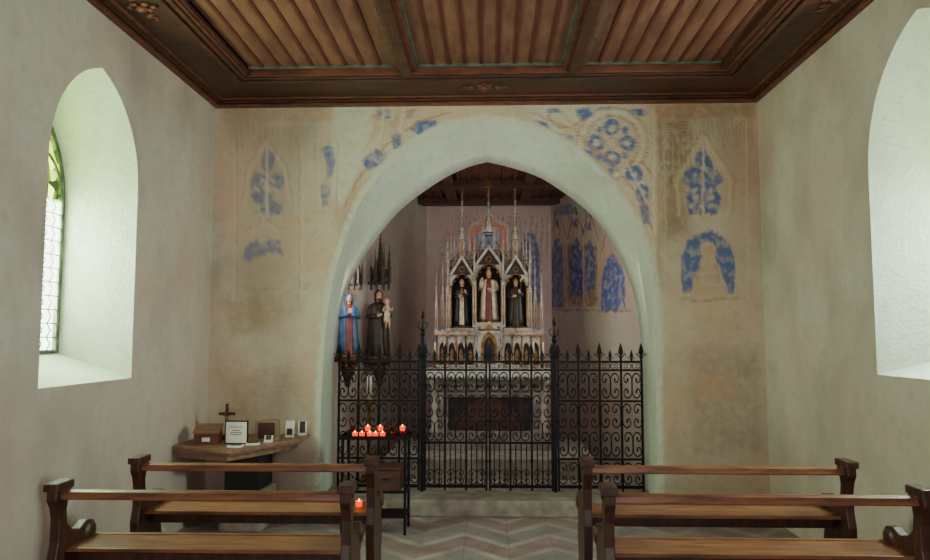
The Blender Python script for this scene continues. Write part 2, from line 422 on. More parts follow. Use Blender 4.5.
for e in ((268,161,7,12),(258,181,8,9),(277,181,8,9),(262,197,11,8),(272,209,12,9)): PE(*e,BL,.68)
PL([(267,150),(267,222)],.012,BE,.85); PL([(254,190),(281,190)],.010,BE,.85); PL([(256,216),(282,216)],.01,BE,.6)
PE(262,181,3,3,BE,.8); PE(273,181,3,3,BE,.8)
PB([(243,262),(246,246),(256,238),(262,246),(270,236),(281,242),(284,258),(276,252),(262,256),(250,260)],BL,.62)
PL([(242,236),(266,224),(290,238)],.016,BE,.6); PL([(242,232),(266,220),(290,234)],.005,(170,134,102),.5)
PL([(232,290),(306,290)],.007,(170,134,102),.5)
PB([(321,148),(331,146),(335,160),(333,176),(326,180),(328,165)],BL,.75); PB([(321,184),(331,186),(328,206),(322,206)],BL,.65)
PL([(318,140),(320,210)],.014,BE,.6); PL([(338,140),(336,215)],.008,(186,146,110),.5)
PB([(410,129),(415,122),(438,119),(436,130),(418,135)],BL,.95); PB([(389,134),(398,132),(405,150),(395,151)],BL,.95)
PB([(362,160),(374,149),(386,154),(383,167),(366,169)],BL,.98); PB([(378,112),(391,108),(391,118),(381,122)],BL,.9)
PB([(402,112),(415,109),(409,119)],BL,.8)
PL([(348,220),(360,192),(386,162),(418,140),(450,124)],.026,(210,168,134),.75)
PL([(345,205),(358,180),(385,146),(418,122),(450,112)],.009,(184,122,92),.75)
PL([(372,116),(392,124),(412,112)],.018,(200,150,116),.6); PL([(384,108),(382,134),(372,150)],.018,BE,.8)
PL([(404,106),(400,130),(410,142)],.016,BE,.8); PL([(364,152),(388,172)],.009,BE,.7)
PL([(378,106),(376,130),(362,152)],.005,(170,120,90),.6); PL([(398,106),(394,130),(404,146)],.005,(170,120,90),.6)
for t in (circ(612,143,36),circ(612,143,27),circ(566,110,18,180,360),circ(630,184,24,-90,90)): PL(t,.008,(160,120,92),.75)
PL(circ(612,143,31.5),.014,(222,208,188),.9)
# four-lobed roundel
for (du,dv) in ((0,-16),(16,0),(0,16),(-16,0)): PE(612+du,143+dv,8.5,8.5,BL,.95)
for (du,dv) in ((0,-15),(15,0),(0,15),(-15,0)): PE(612+du,143+dv,3.6,3.6,BE,.85)
for (du,dv) in ((13,-13),(13,13),(-13,13),(-13,-13)): PE(612+du,143+dv,3.5,3.5,BL,.9)
PL(circ(612,143,6),.006,(166,128,100),.8)
PB([(526,121),(546,121),(553,132),(540,135),(529,130)],BL,.95); PB([(555,131),(573,136),(571,148),(560,143)],BL,.95)
PB([(581,149),(593,151),(601,167),(590,167)],BL,.95); PB([(576,110),(589,106),(593,116),(580,120)],BL,.95)
PB([(602,172),(613,168),(613,186),(605,183)],BL,.85)
for e in ((634,174,9,9),(642,193,7,9),(638,112,8,4),(604,109,8,2.5),(553,111,7,3)): PE(*e,BL,.95)
PE(634,174,3,3,BE,.8); PE(643,193,2.5,3,BE,.8)
PL([(627,164),(648,204)],.007,BE,.85); PL([(622,183),(652,183)],.007,BE,.8)
PB([(640,206),(649,203),(651,226),(642,222)],BL,.85)
PL([(520,116),(566,138),(604,170),(632,204),(648,240)],.020,(212,172,142),.75)
PL([(530,112),(574,130),(614,164),(642,202),(656,240)],.008,(182,126,98),.75)
PL([(556,108),(570,122),(588,128)],.005,(160,116,90),.6)
PL([(653,108),(655,320)],.014,(222,206,184),.7); PL([(658,108),(660,320)],.006,(158,124,96),.5)
for x in (664,746): PL([(x,118),(x+2,300)],.010,(220,204,182),.4)
PB([(689,214),(686,198),(690,186),(683,182),(684,172),(693,168),(695,158),(703,146),(711,158),(713,168),(722,172),(723,182),(716,186),(721,198),(718,214)],BL,.92)
PL([(703,146),(703,216)],.009,BE,.95); PL([(686,190),(720,190)],.008,BE,.95); PL([(694,178),(703,166),(713,178)],.008,BE,.9); PL([(690,206),(718,206)],.007,BE,.85)
PE(696,198,3,4,BE,.85); PE(711,198,3,4,BE,.85)
PL([(679,216),(677,180),(703,136),(730,180),(728,216)],.014,(218,200,176),.6)
PL([(674,216),(672,178),(703,130),(735,178),(733,216)],.005,(162,126,96),.55)
PB([(682,292),(681,255),(688,240),(708,229),(727,240),(735,256),(734,294)],BL,.95)
PE(708,250,8,9,(206,182,154),.92)
PB([(702,256),(714,256),(720,268),(726,284),(728,299),(690,299),(692,284),(698,268)],(204,180,150),.92)
PE(708,251,5,6,(192,160,130),.7); PL([(700,264),(697,284)],.006,(170,138,108),.8); PL([(716,264),(720,284)],.006,(170,138,108),.8); PL([(700,276),(716,276)],.005,(176,146,116),.7)
PL([(680,297),(700,301),(738,298)],.008,(160,126,96),.6)
PL([(686,300),(690,325)],.010,(216,202,182),.4); PL([(728,300),(726,325)],.010,(216,202,182),.4)
p.line([tuple(x) for x in FO[::3]],.05,(206,212,198),.92,.03)
p.store(me)

# --- chancel
mb=MB(); mb.box(XL,XR,5.97,9.6,0.0,CF); mb.obj("floor_chancel",['stone'],kind="structure",label="raised grey stone chancel floor with low step",bevel=.01)
mb=MB(); mb.box(-1.6,1.6,6.55,9.6,3.22,3.3,0)
for k in range(26): mb.box(-1.6+k*.125,-1.57+k*.125,6.55,9.4,3.19,3.22,1)
for x in (-1.5,-.45,.45,1.5): mb.box(x-.06,x+.06,6.56,9.3,3.15,3.22,2)
for y in (6.7,8.0,9.05): mb.box(-1.6,1.6,y-.07,y+.07,3.13,3.22,2)
mb.obj("ceiling_chancel",['wood_frame','batten','wood_dark'],kind="structure",label="dark wooden panelled chancel ceiling")
def sheet(name,P0,P1,paintfn,label,mat_='apse',z0=CF,z1=3.25,step=.014):
    P0=Vector(P0);P1=Vector(P1);Ln=(P1-P0).length;nx=int(Ln/step);nz=int((z1-z0)/step)
    S,Z=np.meshgrid(np.linspace(0,Ln,nx+1),np.linspace(z0,z1,nz+1)); S=S.ravel();Z=Z.ravel(); d=(P1-P0)/Ln
    v=np.c_[P0.x+S*d.x,P0.y+S*d.y,Z]; w=nx+1
    f=[(j*w+i,j*w+i+1,(j+1)*w+i+1,(j+1)*w+i) for j in range(nz) for i in range(nx)]
    me=bpy.data.meshes.new(name); me.from_pydata(v.tolist(),[],f); me.materials.append(M[mat_])
    pp=Painter(S,Z,.016); paintfn(pp); pp.store(me); o=bpy.data.objects.new(name,me); COL.objects.link(o); o["kind"]="structure"; o["label"]=label
    return o
BL2=(78,100,164)
def lan(pp,s0,s1,z0,zt,col=BL2,a=.95):
    c=(s0+s1)/2; h=(s1-s0)/2; pp.poly([(s0,z0)]+lancet(h,zt-h*1.8,h*1.8,8,c)+[(s1,z0)],col,a,.02)
def p_none(pp):
    pp.poly([(.2,2.2),(1.6,2.3),(1.5,2.9),(.3,2.9)],(196,170,158),.3,.1)
    pp.poly([(.9,1.2),(1.8,1.3),(1.8,1.9),(.9,1.8)],(176,160,152),.4,.12)
def p_diag(pp):
    pp.poly([(.25,1.78),(1.97,1.80),(1.97,3.1),(.25,2.75)],(200,162,142),.6,.1)
    pp.poly([(.84,1.80),(1.62,1.84),(1.62,2.6),(.9,2.5)],(150,104,86),.75,.04)
    lan(pp,.36,.82,1.74,2.40); lan(pp,1.22,1.5,1.95,2.66); lan(pp,1.66,1.97,1.82,2.72,(88,100,150),.85)
    lan(pp,.95,1.17,2.0,2.60,(84,98,156),.9)
    pp.poly([(.34,2.48),(.62,2.74),(.54,2.42)],(92,108,168),.6); pp.poly([(.36,1.74),(.5,1.74),(.42,1.86)],(206,178,160),.8,.02)
    for s in (.88,1.195,1.58): pp.line([(s,1.82),(s,2.8)],.018,(206,182,164),.85)
    for c,zz in ((.6,2.62),(1.06,2.76),(1.36,2.84),(1.8,2.90)):
        pp.line([(c-.2,zz-.25),(c,zz+.12),(c+.2,zz-.25)],.016,(206,182,164),.85); pp.line([(c-.2,zz-.2),(c,zz+.18),(c+.2,zz-.2)],.010,(108,74,64),.8); pp.ell(c,zz-.02,.05,.06,BL2,.85)
    for c in (1.02,1.12,1.32,1.42,1.75,1.88): pp.line([(c,2.68),(c+.01,2.95)],.010,(88,74,90),.7)
    for c in (1.36,1.06,.6): pp.line([(c,1.95),(c,2.5)],.008,(150,140,168),.6)
    pp.poly([(1.35,2.95),(1.9,2.98),(1.9,3.1),(1.45,3.08)],BL2,.7,.03)
    for k in range(10): pp.line([(.3+k*.17,2.85+.04*(k%3)),(.36+k*.17,3.1)],.010,(120,88,74),.5)
    pp.line([(.25,1.73),(1.97,1.80)],.012,(150,100,80),.7)
def p_back(pp):
    pp.poly([(0,1.75),(1.6,1.75),(1.6,3.15),(0,3.15)],(190,156,142),.5,.08)
    lan(pp,1.2,1.45,1.85,2.8,(86,98,148)); lan(pp,.15,.4,1.85,2.8,(150,138,146),.4)
    pp.poly([(.5,2.3),(1.1,2.3),(1.05,2.85),(.8,3.05),(.55,2.85)],(222,132,96),.85); pp.ell(.8,2.66,.16,.2,(130,164,210),.95)
    pp.line([(.5,2.3),(1.1,2.3),(1.05,2.85),(.8,3.05),(.55,2.85),(.5,2.3)],.02,(216,196,182),.8)
    for k in range(8): pp.line([(1.05+k*.07,2.5),(1.07+k*.07,3.0)],.012,(112,84,78),.4)
sheet("wall_chancel_left",(-1.6,6.55),(-1.6,7.4),p_none,"pinkish grey plastered chancel side wall")
sheet("wall_chancel_left_angled",(-1.6,7.4),(-.8,9.2),p_none,"pinkish grey plastered angled chancel wall")
sheet("wall_chancel_rear",(-.8,9.2),(.8,9.2),p_back,"chancel end wall with faded red and blue fresco")
sheet("wall_chancel_right_angled",(1.6,7.4),(.8,9.2),p_diag,"angled chancel wall with painted blue lancets on pink plaster")
sheet("wall_chancel_right",(1.6,6.55),(1.6,7.4),p_none,"pinkish grey plastered chancel side wall")

# ------------------------------------------------------------ nave ceiling
ZP=3.53
mb=MB()
mb.box(XL,XR,YR-.1,6.0,ZP,ZP+.06,0)
cof=[(-1.86,-.70),(-.55,.57),(.72,1.80)]; cofy=[(-2.1,1.2),(1.5,5.34)]
for x0,x1 in cof:
    n=9; st=(x1-x0)/n
    for y0,y1 in cofy:
        for k in range(1,n): mb.box(x0+k*st-.012,x0+k*st+.012,y0,y1,ZP-.008,ZP,1)
mb.obj("ceiling",['plank','batten'],kind="structure",label="brown plank ceiling with red-brown battens in three coffers")
def frame_ring(mb,x0,x1,y0,y1,w,z0,z1,mi=0):
    mb.box(x0,x1,y0,y0+w,z0,z1,mi); mb.box(x0,x1,y1-w,y1,z0,z1,mi); mb.box(x0,x0+w,y0+w,y1-w,z0,z1,mi); mb.box(x1-w,x1,y0+w,y1-w,z0,z1,mi)
mb=MB()
for i,(w,z0,z1) in enumerate(((.04,CB,CB+.03),(.07,CB+.03,CB+.05),(.10,CB+.05,CB+.07),)): frame_ring(mb,XL,XR,YR,6.0,w,z0,z1,i%2)
mb.obj("trim_1",['wood_frame','wood_dark'],kind="structure",label="stepped brown wooden cornice moulding",bevel=.006)
mb=MB(); frame_ring(mb,XL+.05,XR-.05,YR+.05,5.95,.46,CB+.06,ZP,0)
mb.obj("trim_2",['wood_dark'],kind="structure",label="broad dark wooden ceiling border board")
mb=MB()
frame_ring(mb,-1.99,1.93,-2.22,5.50,.13,CB+.045,ZP,0); frame_ring(mb,-1.97,1.91,-2.2,5.475,.035,CB+.025,CB+.045,1); frame_ring(mb,-1.91,1.85,-2.15,5.41,.03,CB+.03,CB+.045,1)
mb.obj("trim_3",['wood_frame','wood_dark'],kind="structure",label="profiled brown wooden inner ceiling moulding",bevel=.005)
tn=4
for x in (-.625,.645):
    mb=MB(); mb.box(x-.075,x+.075,-2.1,5.36,CB+.065,ZP,0); mb.box(x-.04,x+.04,-2.1,5.37,CB+.03,CB+.065,1)
    mb.obj(f"trim_{tn}",['wood_frame','wood_dark'],kind="structure",label="long moulded dark wooden ceiling beam",bevel=.006); tn+=1
mb=MB(); mb.box(-1.86,1.80,1.2,1.5,CB+.05,ZP,0); mb.obj(f"trim_{tn}",['wood_dark'],kind="structure",label="broad dark wooden cross beam",bevel=.01); tn+=1
mb=MB()
for x0,x1 in cof:
    for y0,y1 in cofy: frame_ring(mb,x0,x1,y0,y1,.02,ZP-.02,ZP-.0)
mb.obj(f"trim_{tn}",['teal'],kind="structure",label="thin teal painted strip around the ceiling coffers"); tn+=1
mb=MB()
for k in range(8):
    a=k*PI/4; r=.05 if k%2 else .075
    mb.ball((r*math.cos(a)*(1.5 if k%4==0 else 1),r*math.sin(a),0),.028,0,8,.5)
mb.ball((0,0,-.01),.035,0,10,.7)
for s in (-1,1): mb.tube([(s*(.1+.012*i),.03*math.sin(i*.9),0) for i in range(10)],[.016-.0013*i for i in range(10)],6)
r0=None
for loc,ro in (((-.03,5.70,CB+.055),0),((-2.12,4.2,CB+.055),PI/2),((2.06,4.2,CB+.055),PI/2)):
    if r0 is None: r0=mb.obj("carved_rosette",['wood_frame'],loc=loc,rot=ro,label="carved wooden foliage ornament fixed on the ceiling border",category="ornament",group="carved ceiling ornaments")
    else:
        c=r0.copy(); COL.objects.link(c); c.location=loc; c.rotation_euler=(0,0,ro)

# ------------------------------------------------------------ windows
def window(name,x,dim,label):
    wy0,wy1,sill,spring,top=dim
    cy=(wy0+wy1)/2; a=(wy1-wy0)/2-.004
    par=empty(name,(x,cy,sill),label,"window",kind="structure")
    h=spring-sill; rise=top-spring-.01
    arc=lancet(a,h,rise,16)
    out=[(-a,0)]+arc+[(a,0)]
    gl=MB(); gl.add([(0,p_[0],p_[1]) for p_ in out],[tuple(range(len(out)))]); gl.obj("glass",['glass'],par)
    f=MB(); loop=[(0,p_[0],p_[1]) for p_ in out]+[(0,-a,0)]; f.tube(loop,.018,4)
    f.tube([(0,0,0),(0,0,h+.05)],.014,6)
    for s in (-1,1):
        sub=lancet(a/2,h-.02,rise*.5,8,s*a/2); f.tube([(0,p_[0],p_[1]) for p_ in sub],.013,5)
    f.tube([(0,.11*math.cos(t*PI/8),h+rise*.55+.09*math.sin(t*PI/8)) for t in range(17)],.012,5)
    f.obj("frame",['lead'],par)
    ld=MB(); nrow=int(h/.085)
    for i in range(1,nrow): ld.tube([(0,-a,h*i/nrow),(0,a,h*i/nrow)],.0045,4)
    for yy in (-a*.75,-a*.5,-a*.25,a*.25,a*.5,a*.75):
        ld.tube([(0,yy+(.018 if i%2 else -.018),h*i/(nrow*2)) for i in range(nrow*2+1)],.0038,4)
    ld.obj("lead_came",['lead'],par)
window("window_1",XL-T+.03,WL[1],"pointed leaded glass window with green stained tracery")
window("window_2",XR+T-.03,WR[1],"pointed leaded glass window in deep plaster reveal")

# ------------------------------------------------------------ lights
def area(name,loc,direction,sx,sy,power,col):
    l=bpy.data.lights.new(name,'AREA'); l.shape='RECTANGLE'; l.size=sx; l.size_y=sy; l.energy=power; l.color=col
    o=bpy.data.objects.new(name,l); COL.objects.link(o); o.location=loc
    o.rotation_euler=Vector(direction).to_track_quat('-Z','Z').to_euler(); return o
area("daylight_window_west",(XL-T-.06,4.15,2.12),(1,0,0),.9,1.8,300,(.78,1,.68))
area("daylight_window_east",(XR+T+.06,3.66,2.1),(-1,0,0),.8,1.6,300,(.86,1,.98))
area("fill_rear",(0,-2.3,1.9),(0,1,.03),3.0,2.2,100,(1,.93,.90))  # added fill lamp behind the camera to light the arch wall; rear wall is solid
area("light_chancel_east",(1.55,6.95,2.1),(-1,.35,-.1),.5,1.6,34,(1,.97,.94))  # area lamp before the solid side wall, standing in for an unseen window
area("light_chancel_west",(-1.55,6.95,2.1),(1,.45,-.1),.5,1.6,28,(1,.97,.94))  # same stand-in lamp on the opposite side, no opening in this wall
w=bpy.data.worlds.new("world"); scene.world=w; w.use_nodes=True
bg=w.node_tree.nodes["Background"]; bg.inputs[0].default_value=(.85,.95,.8,1); bg.inputs[1].default_value=9

# ------------------------------------------------------------ benches
def bench(loc,width,label):
    par=empty("bench",loc,label,"bench",group="wooden chapel benches")
    prof=[(-.03,0),(-.03,.07),(0,.11),(.005,.30),(-.015,.42),(-.02,.50),(.0,.58),(.0,.68),(-.015,.73),(-.035,.76),(-.035,.83),(.075,.83),(.085,.795),(.065,.76),(.05,.71),(.06,.65),(.10,.615),(.16,.60),(.22,.625),(.27,.615),(.30,.58),(.295,.54),(.26,.515),(.235,.49),(.25,.44),(.265,.38),(.24,.28),(.22,.14),(.30,.07),(.32,0)]
    first=None
    for s in (-1,1):
        x=s*(width/2-.022)
        if first is None:
            mb=MB(); mb.prism(prof,'x',-.022,.022)
            for sd in (-1,1):
                for (yy,zz,r) in ((.245,.567,.042),(.02,.795,.026)):
                    n=14; vs=[(sd*.022,yy+r*math.cos(2*PI*i/n),zz+r*math.sin(2*PI*i/n)) for i in range(n)]+[(sd*.032,yy+r*.6*math.cos(2*PI*i/n),zz+r*.6*math.sin(2*PI*i/n)) for i in range(n)]
                    mb.add(vs,[(i,(i+1)%n,n+(i+1)%n,n+i) for i in range(n)]+[tuple(range(n,2*n))],0,True)
            mb.box(-.032,.032,-.045,.085,.80,.835); mb.box(-.03,.03,-.04,.33,0,.05)
            first=mb.obj("bench_end",['bench_end'],par,(x,0,0),bevel=.005,label="dark carved scroll-shaped bench end")
        else:
            c=first.copy(); COL.objects.link(c); c.parent=par; c.location=(x,0,0)
    W=width/2-.044
    mb=MB(); mb.prism([(-.005,.765),(.0,.793),(.02,.80),(.055,.795),(.057,.772),(.04,.762),(.0,.760)],'x',-W,W); mb.obj("top_rail",['bench'],par,bevel=.003)
    mb=MB(); mb.box(-W,W,.05,.285,.528,.545); mb.box(-W,W,.27,.295,.52,.55); mb.obj("seat",['bench'],par,bevel=.003)
    mb=MB(); mb.box(-W,W,.15,.17,.46,.528); mb.obj("stretcher",['bench_end'],par)
    mb=MB(); mb.box(-W,W,-.02,.12,.12,.145); mb.obj("foot_board",['bench'],par)
    return par
bench((-1.235,3.10,0),1.30,"brown varnished bench with scrolled ends, nearer row by the window")
bench((1.15,3.10,0),1.34,"brown varnished bench with scrolled ends, nearer row across the aisle")
bench((-1.225,3.77,0),1.27,"brown varnished wooden bench with scrolled ends near corner shelf")
bench((1.16,3.77,0),1.36,"brown varnished wooden bench with scrolled ends near iron screen")

# ------------------------------------------------------------ iron screen
GY=6.32; GZ=CF
def cscroll(w,h,turn=3.4,n=22):
    R=w/2; top=[]
    for i in range(n+1):
        t=i/n; r=R*(1-.78*t); a=PI-turn*PI/2*t*1.15
        cx=-w/2+R+ (R*.10)*t; cz=h/2-R-(R*.05)*t
        top.append((cx+r*math.cos(a),cz+r*math.sin(a)))
    bot=[(x,-z) for x,z in top][::-1]
    return bot+top
scr=cscroll(.086,.165)
mb=MB(); mb.tube([(x_,0,z_) for x_,z_ in scr],.0048,5)
mb.ball((scr[0][0],0,scr[0][1]),.010,0,6); mb.ball((scr[-1][0],0,scr[-1][1]),.010,0,6)
def spear(h=.14):
    mb=MB()
    pr=[(0,0),(.012,.01),(.008,.03),(.022,.055),(.017,.085),(0,h)]
    poly=pr+[(-x_,z_) for x_,z_ in pr[::-1][1:-1]]
    mb.prism(poly,'y',-.005,.005)
    for s in (-1,1):
        mb.tube([(s*.005,0,.012),(s*.022,0,.03),(s*.036,0,.05),(s*.046,0,.042),(s*.04,0,.028)],[.005,.005,.004,.004,.003],5)
    return mb
sp_m=spear().obj("tmp",['iron']); spear_mesh=sp_m.data; bpy.data.objects.remove(sp_m)
sc_m=mb.obj("tmp2",['iron']); scroll_mesh=sc_m.data; bpy.data.objects.remove(sc_m)
def inst(name,me,par,loc,scale=(1,1,1),rot=(0,0,0)):
    o=bpy.data.objects.new(name,me); COL.objects.link(o); o.parent=par; o.location=loc; o.scale=scale; o.rotation_euler=rot; return o
def iron_panel(name,x0,x1,ncol,label,cat,post=None,gate=False):
    par=empty(name,((x0+x1)/2,GY,GZ),label,cat); W=(x1-x0)/2; cw=2*W/ncol; par.scale=(1,1,1.04)
    for z,hh in ((1.07,.009),(1.0,.008),(.045,.013))+(((.40,.010),) if gate else ((.745,.008),(.27,.008))):
        mb=MB(); mb.box(-W,W,-.009,.009,z-hh,z+hh); mb.obj("rail",['iron'],par)
    bm=MB(); bm.box(-.009,.009,-.0085,.0085,0.01,1.10); bm.ball((0,0,.88),.015,0,6); bm.ball((0,0,.58),.015,0,6); bm.ball((0,0,.25),.015,0,6)
    b0=bm.obj("bar",['iron'],par,(-W+.009,0,0))
    for i in range(1,ncol+1): inst("bar",b0.data,par,(min(-W+i*cw,W-.009),0,0))
    for i in range(ncol+1): inst("spearhead",spear_mesh,par,(max(-W+.009,min(-W+i*cw,W-.009)),0,1.09))
    k=cw/.196
    for i in range(ncol):
        cx=-W+(i+.5)*cw
        rows=((.872,.225,1),(.625,.215,-1),(.392,.215,1),(.155,.19,-1)) if not gate else ((.90,.18,1),(.70,.20,-1),(.50,.18,1))
        for (zc,hh,dr) in rows:
            for s in (-1,1): inst("scroll",scroll_mesh,par,(cx+s*.045*k,0,zc),(s*dr*k,1,hh/.165))
        for s in (-1,1): inst("scroll",scroll_mesh,par,(cx+s*.045*k,0,1.035),(s*k*.9,1,.34))
        if gate:
            for j in (-1,0,1):
                t=MB(); t.box(-.005,.005,-.005,.005,.05,.40); t.obj("lower_bar",['iron'],par,(cx+j*cw/4,0,0))
            for s in (-1,1): inst("scroll",scroll_mesh,par,(cx+s*.045*k,0,.12),(s*k,1,.8))
        inst("spearhead",spear_mesh,par,(cx,0,1.075),(.7,1,.7))
    if post is not None:
        for s,h in post:
            t=MB(); t.box(-.014,.014,-.014,.014,0,h-.2); t.ball((0,0,h-.19),.026,0,8); t.ball((0,0,1.12),.024,0,8)
            t.tube([(0,0,h-.19),(0,0,h-.05)],[.01,.004],6)
            for q_ in (-1,1): t.tube([(0,0,h-.17),(q_*.03,0,h-.15),(q_*.045,0,h-.11),(q_*.03,0,h-.095),(q_*.022,0,h-.11)],.005,5)
            t.ball((0,0,h-.04),.016,0,8,2.2)
            t.obj("post",['iron'],par,(s*(W+.016),0,0))
    return par
gx=lambda u:bw(u,400,GY)[0]
A0,A1,A2,A3,A4=gx(338),gx(424),gx(488),gx(553),gx(643)
iron_panel("iron_screen",A0,A1-.035,4,"black wrought iron screen panel behind the candle stand","iron screen")
iron_panel("iron_gate",A1,A2-.006,3,"black wrought iron gate leaf with scrolls and tall hinge post","gate",post=[(-1,1.50)],gate=True)
iron_panel("iron_gate",A2+.006,A3,3,"black wrought iron gate leaf closing before the altar","gate",post=[(1,1.44)],gate=True)
iron_panel("iron_screen",A3+.035,A4,4,"black wrought iron screen panel with spearheads and scrolls","iron screen")

# ------------------------------------------------------------ altar
mb=MB(); mb.box(-1.0,1.0,6.85,8.2,CF,.32); mb.obj("altar_step",['stone'],label="wide grey stone step beneath the altar",category="step",bevel=.008)
AZ=.32
alt=empty("altar",(0,7.35,AZ),"grey and white painted altar table with dark recessed front","altar")
mb=MB(); mb.box(-.64,.64,.0,.75,.0,.06); mb.box(-.61,.61,.04,.75,.06,.11); mb.box(-.58,.58,.08,.75,.11,.15); mb.obj("plinth",['altar_g'],alt,bevel=.006)
mb=MB(); mb.box(-.52,.52,.14,.72,.15,.70,0); mb.box(-.42,.42,.128,.14,.18,.52,1)
for a,b_,c_,d_ in ((-.45,.45,.15,.18),(-.45,.45,.52,.55)): mb.box(a,b_,.11,.14,c_,d_,2)
for s in (-1,1): mb.box(s*.435-.015,s*.435+.015,.11,.14,.18,.52,2)
mb.prism([(-.34,.19)]+lancet(.32,.20,.31,10)+[(.34,.19)],'y',.120,.128,3)
mb.box(-.53,.53,.10,.14,.66,.70,2); mb.box(-.52,.52,.12,.14,.57,.60,2)
for i in range(9): mb.prism([(-.46+.115*i-.035,.63),(-.46+.115*i,.655),(-.46+.115*i+.035,.63),(-.46+.115*i,.605)],'y',.13,.14,3)
for s in (-1,1):
    mb.prism([(s*.487-.02,.2)]+lancet(.02,.42,.05,6,s*.487)+[(s*.487+.02,.2)],'y',.125,.14,2)
mb.obj("body",['altar_p','niche','altar_g','red_d'],alt,bevel=.003)
for k_,x_ in enumerate((-.56,.56)):
    mb=MB(); mb.lathe([(.05,.15),(.05,.18),(.034,.20),(.032,.62),(.05,.66),(.055,.70)],12,0,.13); mb.obj("column",['altar_p'],alt,(x_,0,0))
mb=MB(); mb.box(-.61,.61,.03,.78,.70,.745); mb.box(-.64,.64,.0,.78,.745,.80); mb.obj("tabletop",['altar_p'],alt,bevel=.008)
mb=MB(); n=60; top=[(-.645+1.29*i/n, .745-.018*abs(math.sin(i*PI/2))-(.010 if i%2 else 0)) for i in range(n+1)]
mb.prism([(-.645,.812)]+top+[(.645,.812)],'y',-.012,-.004); mb.box(-.645,.645,-.012,.38,.802,.812); mb.obj("altar_cloth",['cloth'],alt,label="white lace-edged linen cloth")

RY=7.74; RZ=AZ+.803
ret=empty("retable",(0,RY,RZ),"silver-grey and gilded neo-gothic retable with niches and crocketed spires","altarpiece")
def pinnacle(mb,x,y,z0,h,w,mi=0,mg=1,sf=.38):
    sh=h*sf; mb.box(x-w/2,x+w/2,y-w/2,y+w/2,z0,z0+sh,mi); mb.box(x-w*.65,x+w*.65,y-w*.65,y+w*.65,z0,z0+w*.3,mi)
    mb.box(x-w*.2,x+w*.2,y-w*.53,y-w*.5,z0+w*.6,z0+sh-w*.5,mg)
    mb.box(x-w*.62,x+w*.62,y-w*.62,y+w*.62,z0+sh-w*.25,z0+sh,mg)
    for ax in 'xy':
        tri_=[((x if ax=='y' else y)-w*.6,z0+sh),((x if ax=='y' else y)+w*.6,z0+sh),((x if ax=='y' else y),z0+sh+w*1.5)]
        c=y if ax=='y' else x; mb.prism(tri_,ax,c-w*.6,c+w*.6,mi)
    zt=z0+h; r=w*.42
    mb.add([(x-r,y-r,z0+sh),(x+r,y-r,z0+sh),(x+r,y+r,z0+sh),(x-r,y+r,z0+sh),(x,y,zt-.01)],[(0,1,4),(1,2,4),(2,3,4),(3,0,4)],mi)
    nc=max(3,int((h-sh)/.045))
    for i in range(1,nc):
        t=i/nc; rr=r*(1-t)+.003; z=z0+sh+(zt-z0-sh)*t
        for sx,sy in ((-1,-1),(1,-1),(1,1),(-1,1)):
            q_=w*.18*(1-.4*t); mb.ball((x+sx*rr,y+sy*rr,z),q_,mi if i%2 else mg,4)
    mb.ball((x,y,zt-.012),w*.2,mg,6); mb.box(x-w*.35,x+w*.35,y-.004,y+.004,zt-.028,zt-.02,mg); mb.ball((x,y,zt+.005),w*.13,mg,6,1.6)
def archplate(W,z0,z1,a,zs,rise,cx=0):
    return [(cx-W,z0),(cx-W,z1),(cx+W,z1),(cx+W,z0),(cx+a,z0)]+lancet(a,zs,rise,10,cx)[::-1]+[(cx-a,z0)]
mb=MB(); mb.box(-.58,.58,-.02,.26,0,.04,0); mb.box(-.56,.56,.03,.24,.04,.36,2); mb.box(-.585,.585,-.01,.26,.36,.40,0); mb.box(-.57,.57,-.02,.02,.345,.36,1)
for cx in (-.50,-.40,-.30,-.20,.20,.30,.40,.50):
    mb.prism(archplate(.05,.04,.34,.034,.2,.08,cx),'y',0,.03,0); mb.prism([(cx-.018,.06),(cx-.018,.17),(cx,.21),(cx+.018,.17),(cx+.018,.06)],'y',.02,.031,1)
    mb.prism([(cx-.045,.34),(cx+.045,.34),(cx,.43)],'y',-.012,.0,0); mb.ball((cx,-.006,.435),.009,1,5)
for cx in (-.555,-.45,-.35,-.25,-.145,.145,.25,.35,.45,.555): mb.lathe([(.012,.04),(.008,.06),(.008,.3),(.013,.34)],8,cx,-.004,1)
mb.obj("predella",['altar_w','gold','niche'],ret)
mb=MB(); mb.box(-.13,.13,-.08,.2,.0,.05,0); mb.prism(archplate(.12,.05,.42,.085,.26,.13),'y',-.07,-.03,0); mb.box(-.11,.11,-.03,.2,.05,.42,0)
mb.prism([(-.085,.05)]+lancet(.085,.26,.13,8)+[(.085,.05)],'y',-.034,-.028,1)
mb.prism([(-.13,.40),(.13,.40),(0,.50)],'y',-.07,-.02,0); mb.prism([(-.08,.41),(.08,.41),(0,.47)],'y',-.075,-.07,1)
for s in (-1,1): pinnacle(mb,s*.135,-.05,.0,.58,.028)
mb.obj("tabernacle",['altar_w','gold'],ret,label="silvery tabernacle with pointed gable and gilded arch")
mb=MB(); mb.prism([(-.055,.06)]+lancet(.055,.24,.10,8)+[(.055,.06)],'y',-.045,-.036,0); mb.box(-.005,.005,-.052,-.044,.10,.29,1); mb.box(-.028,.028,-.052,-.044,.22,.23,1); mb.obj("tabernacle_door",['niche','gold'],ret)
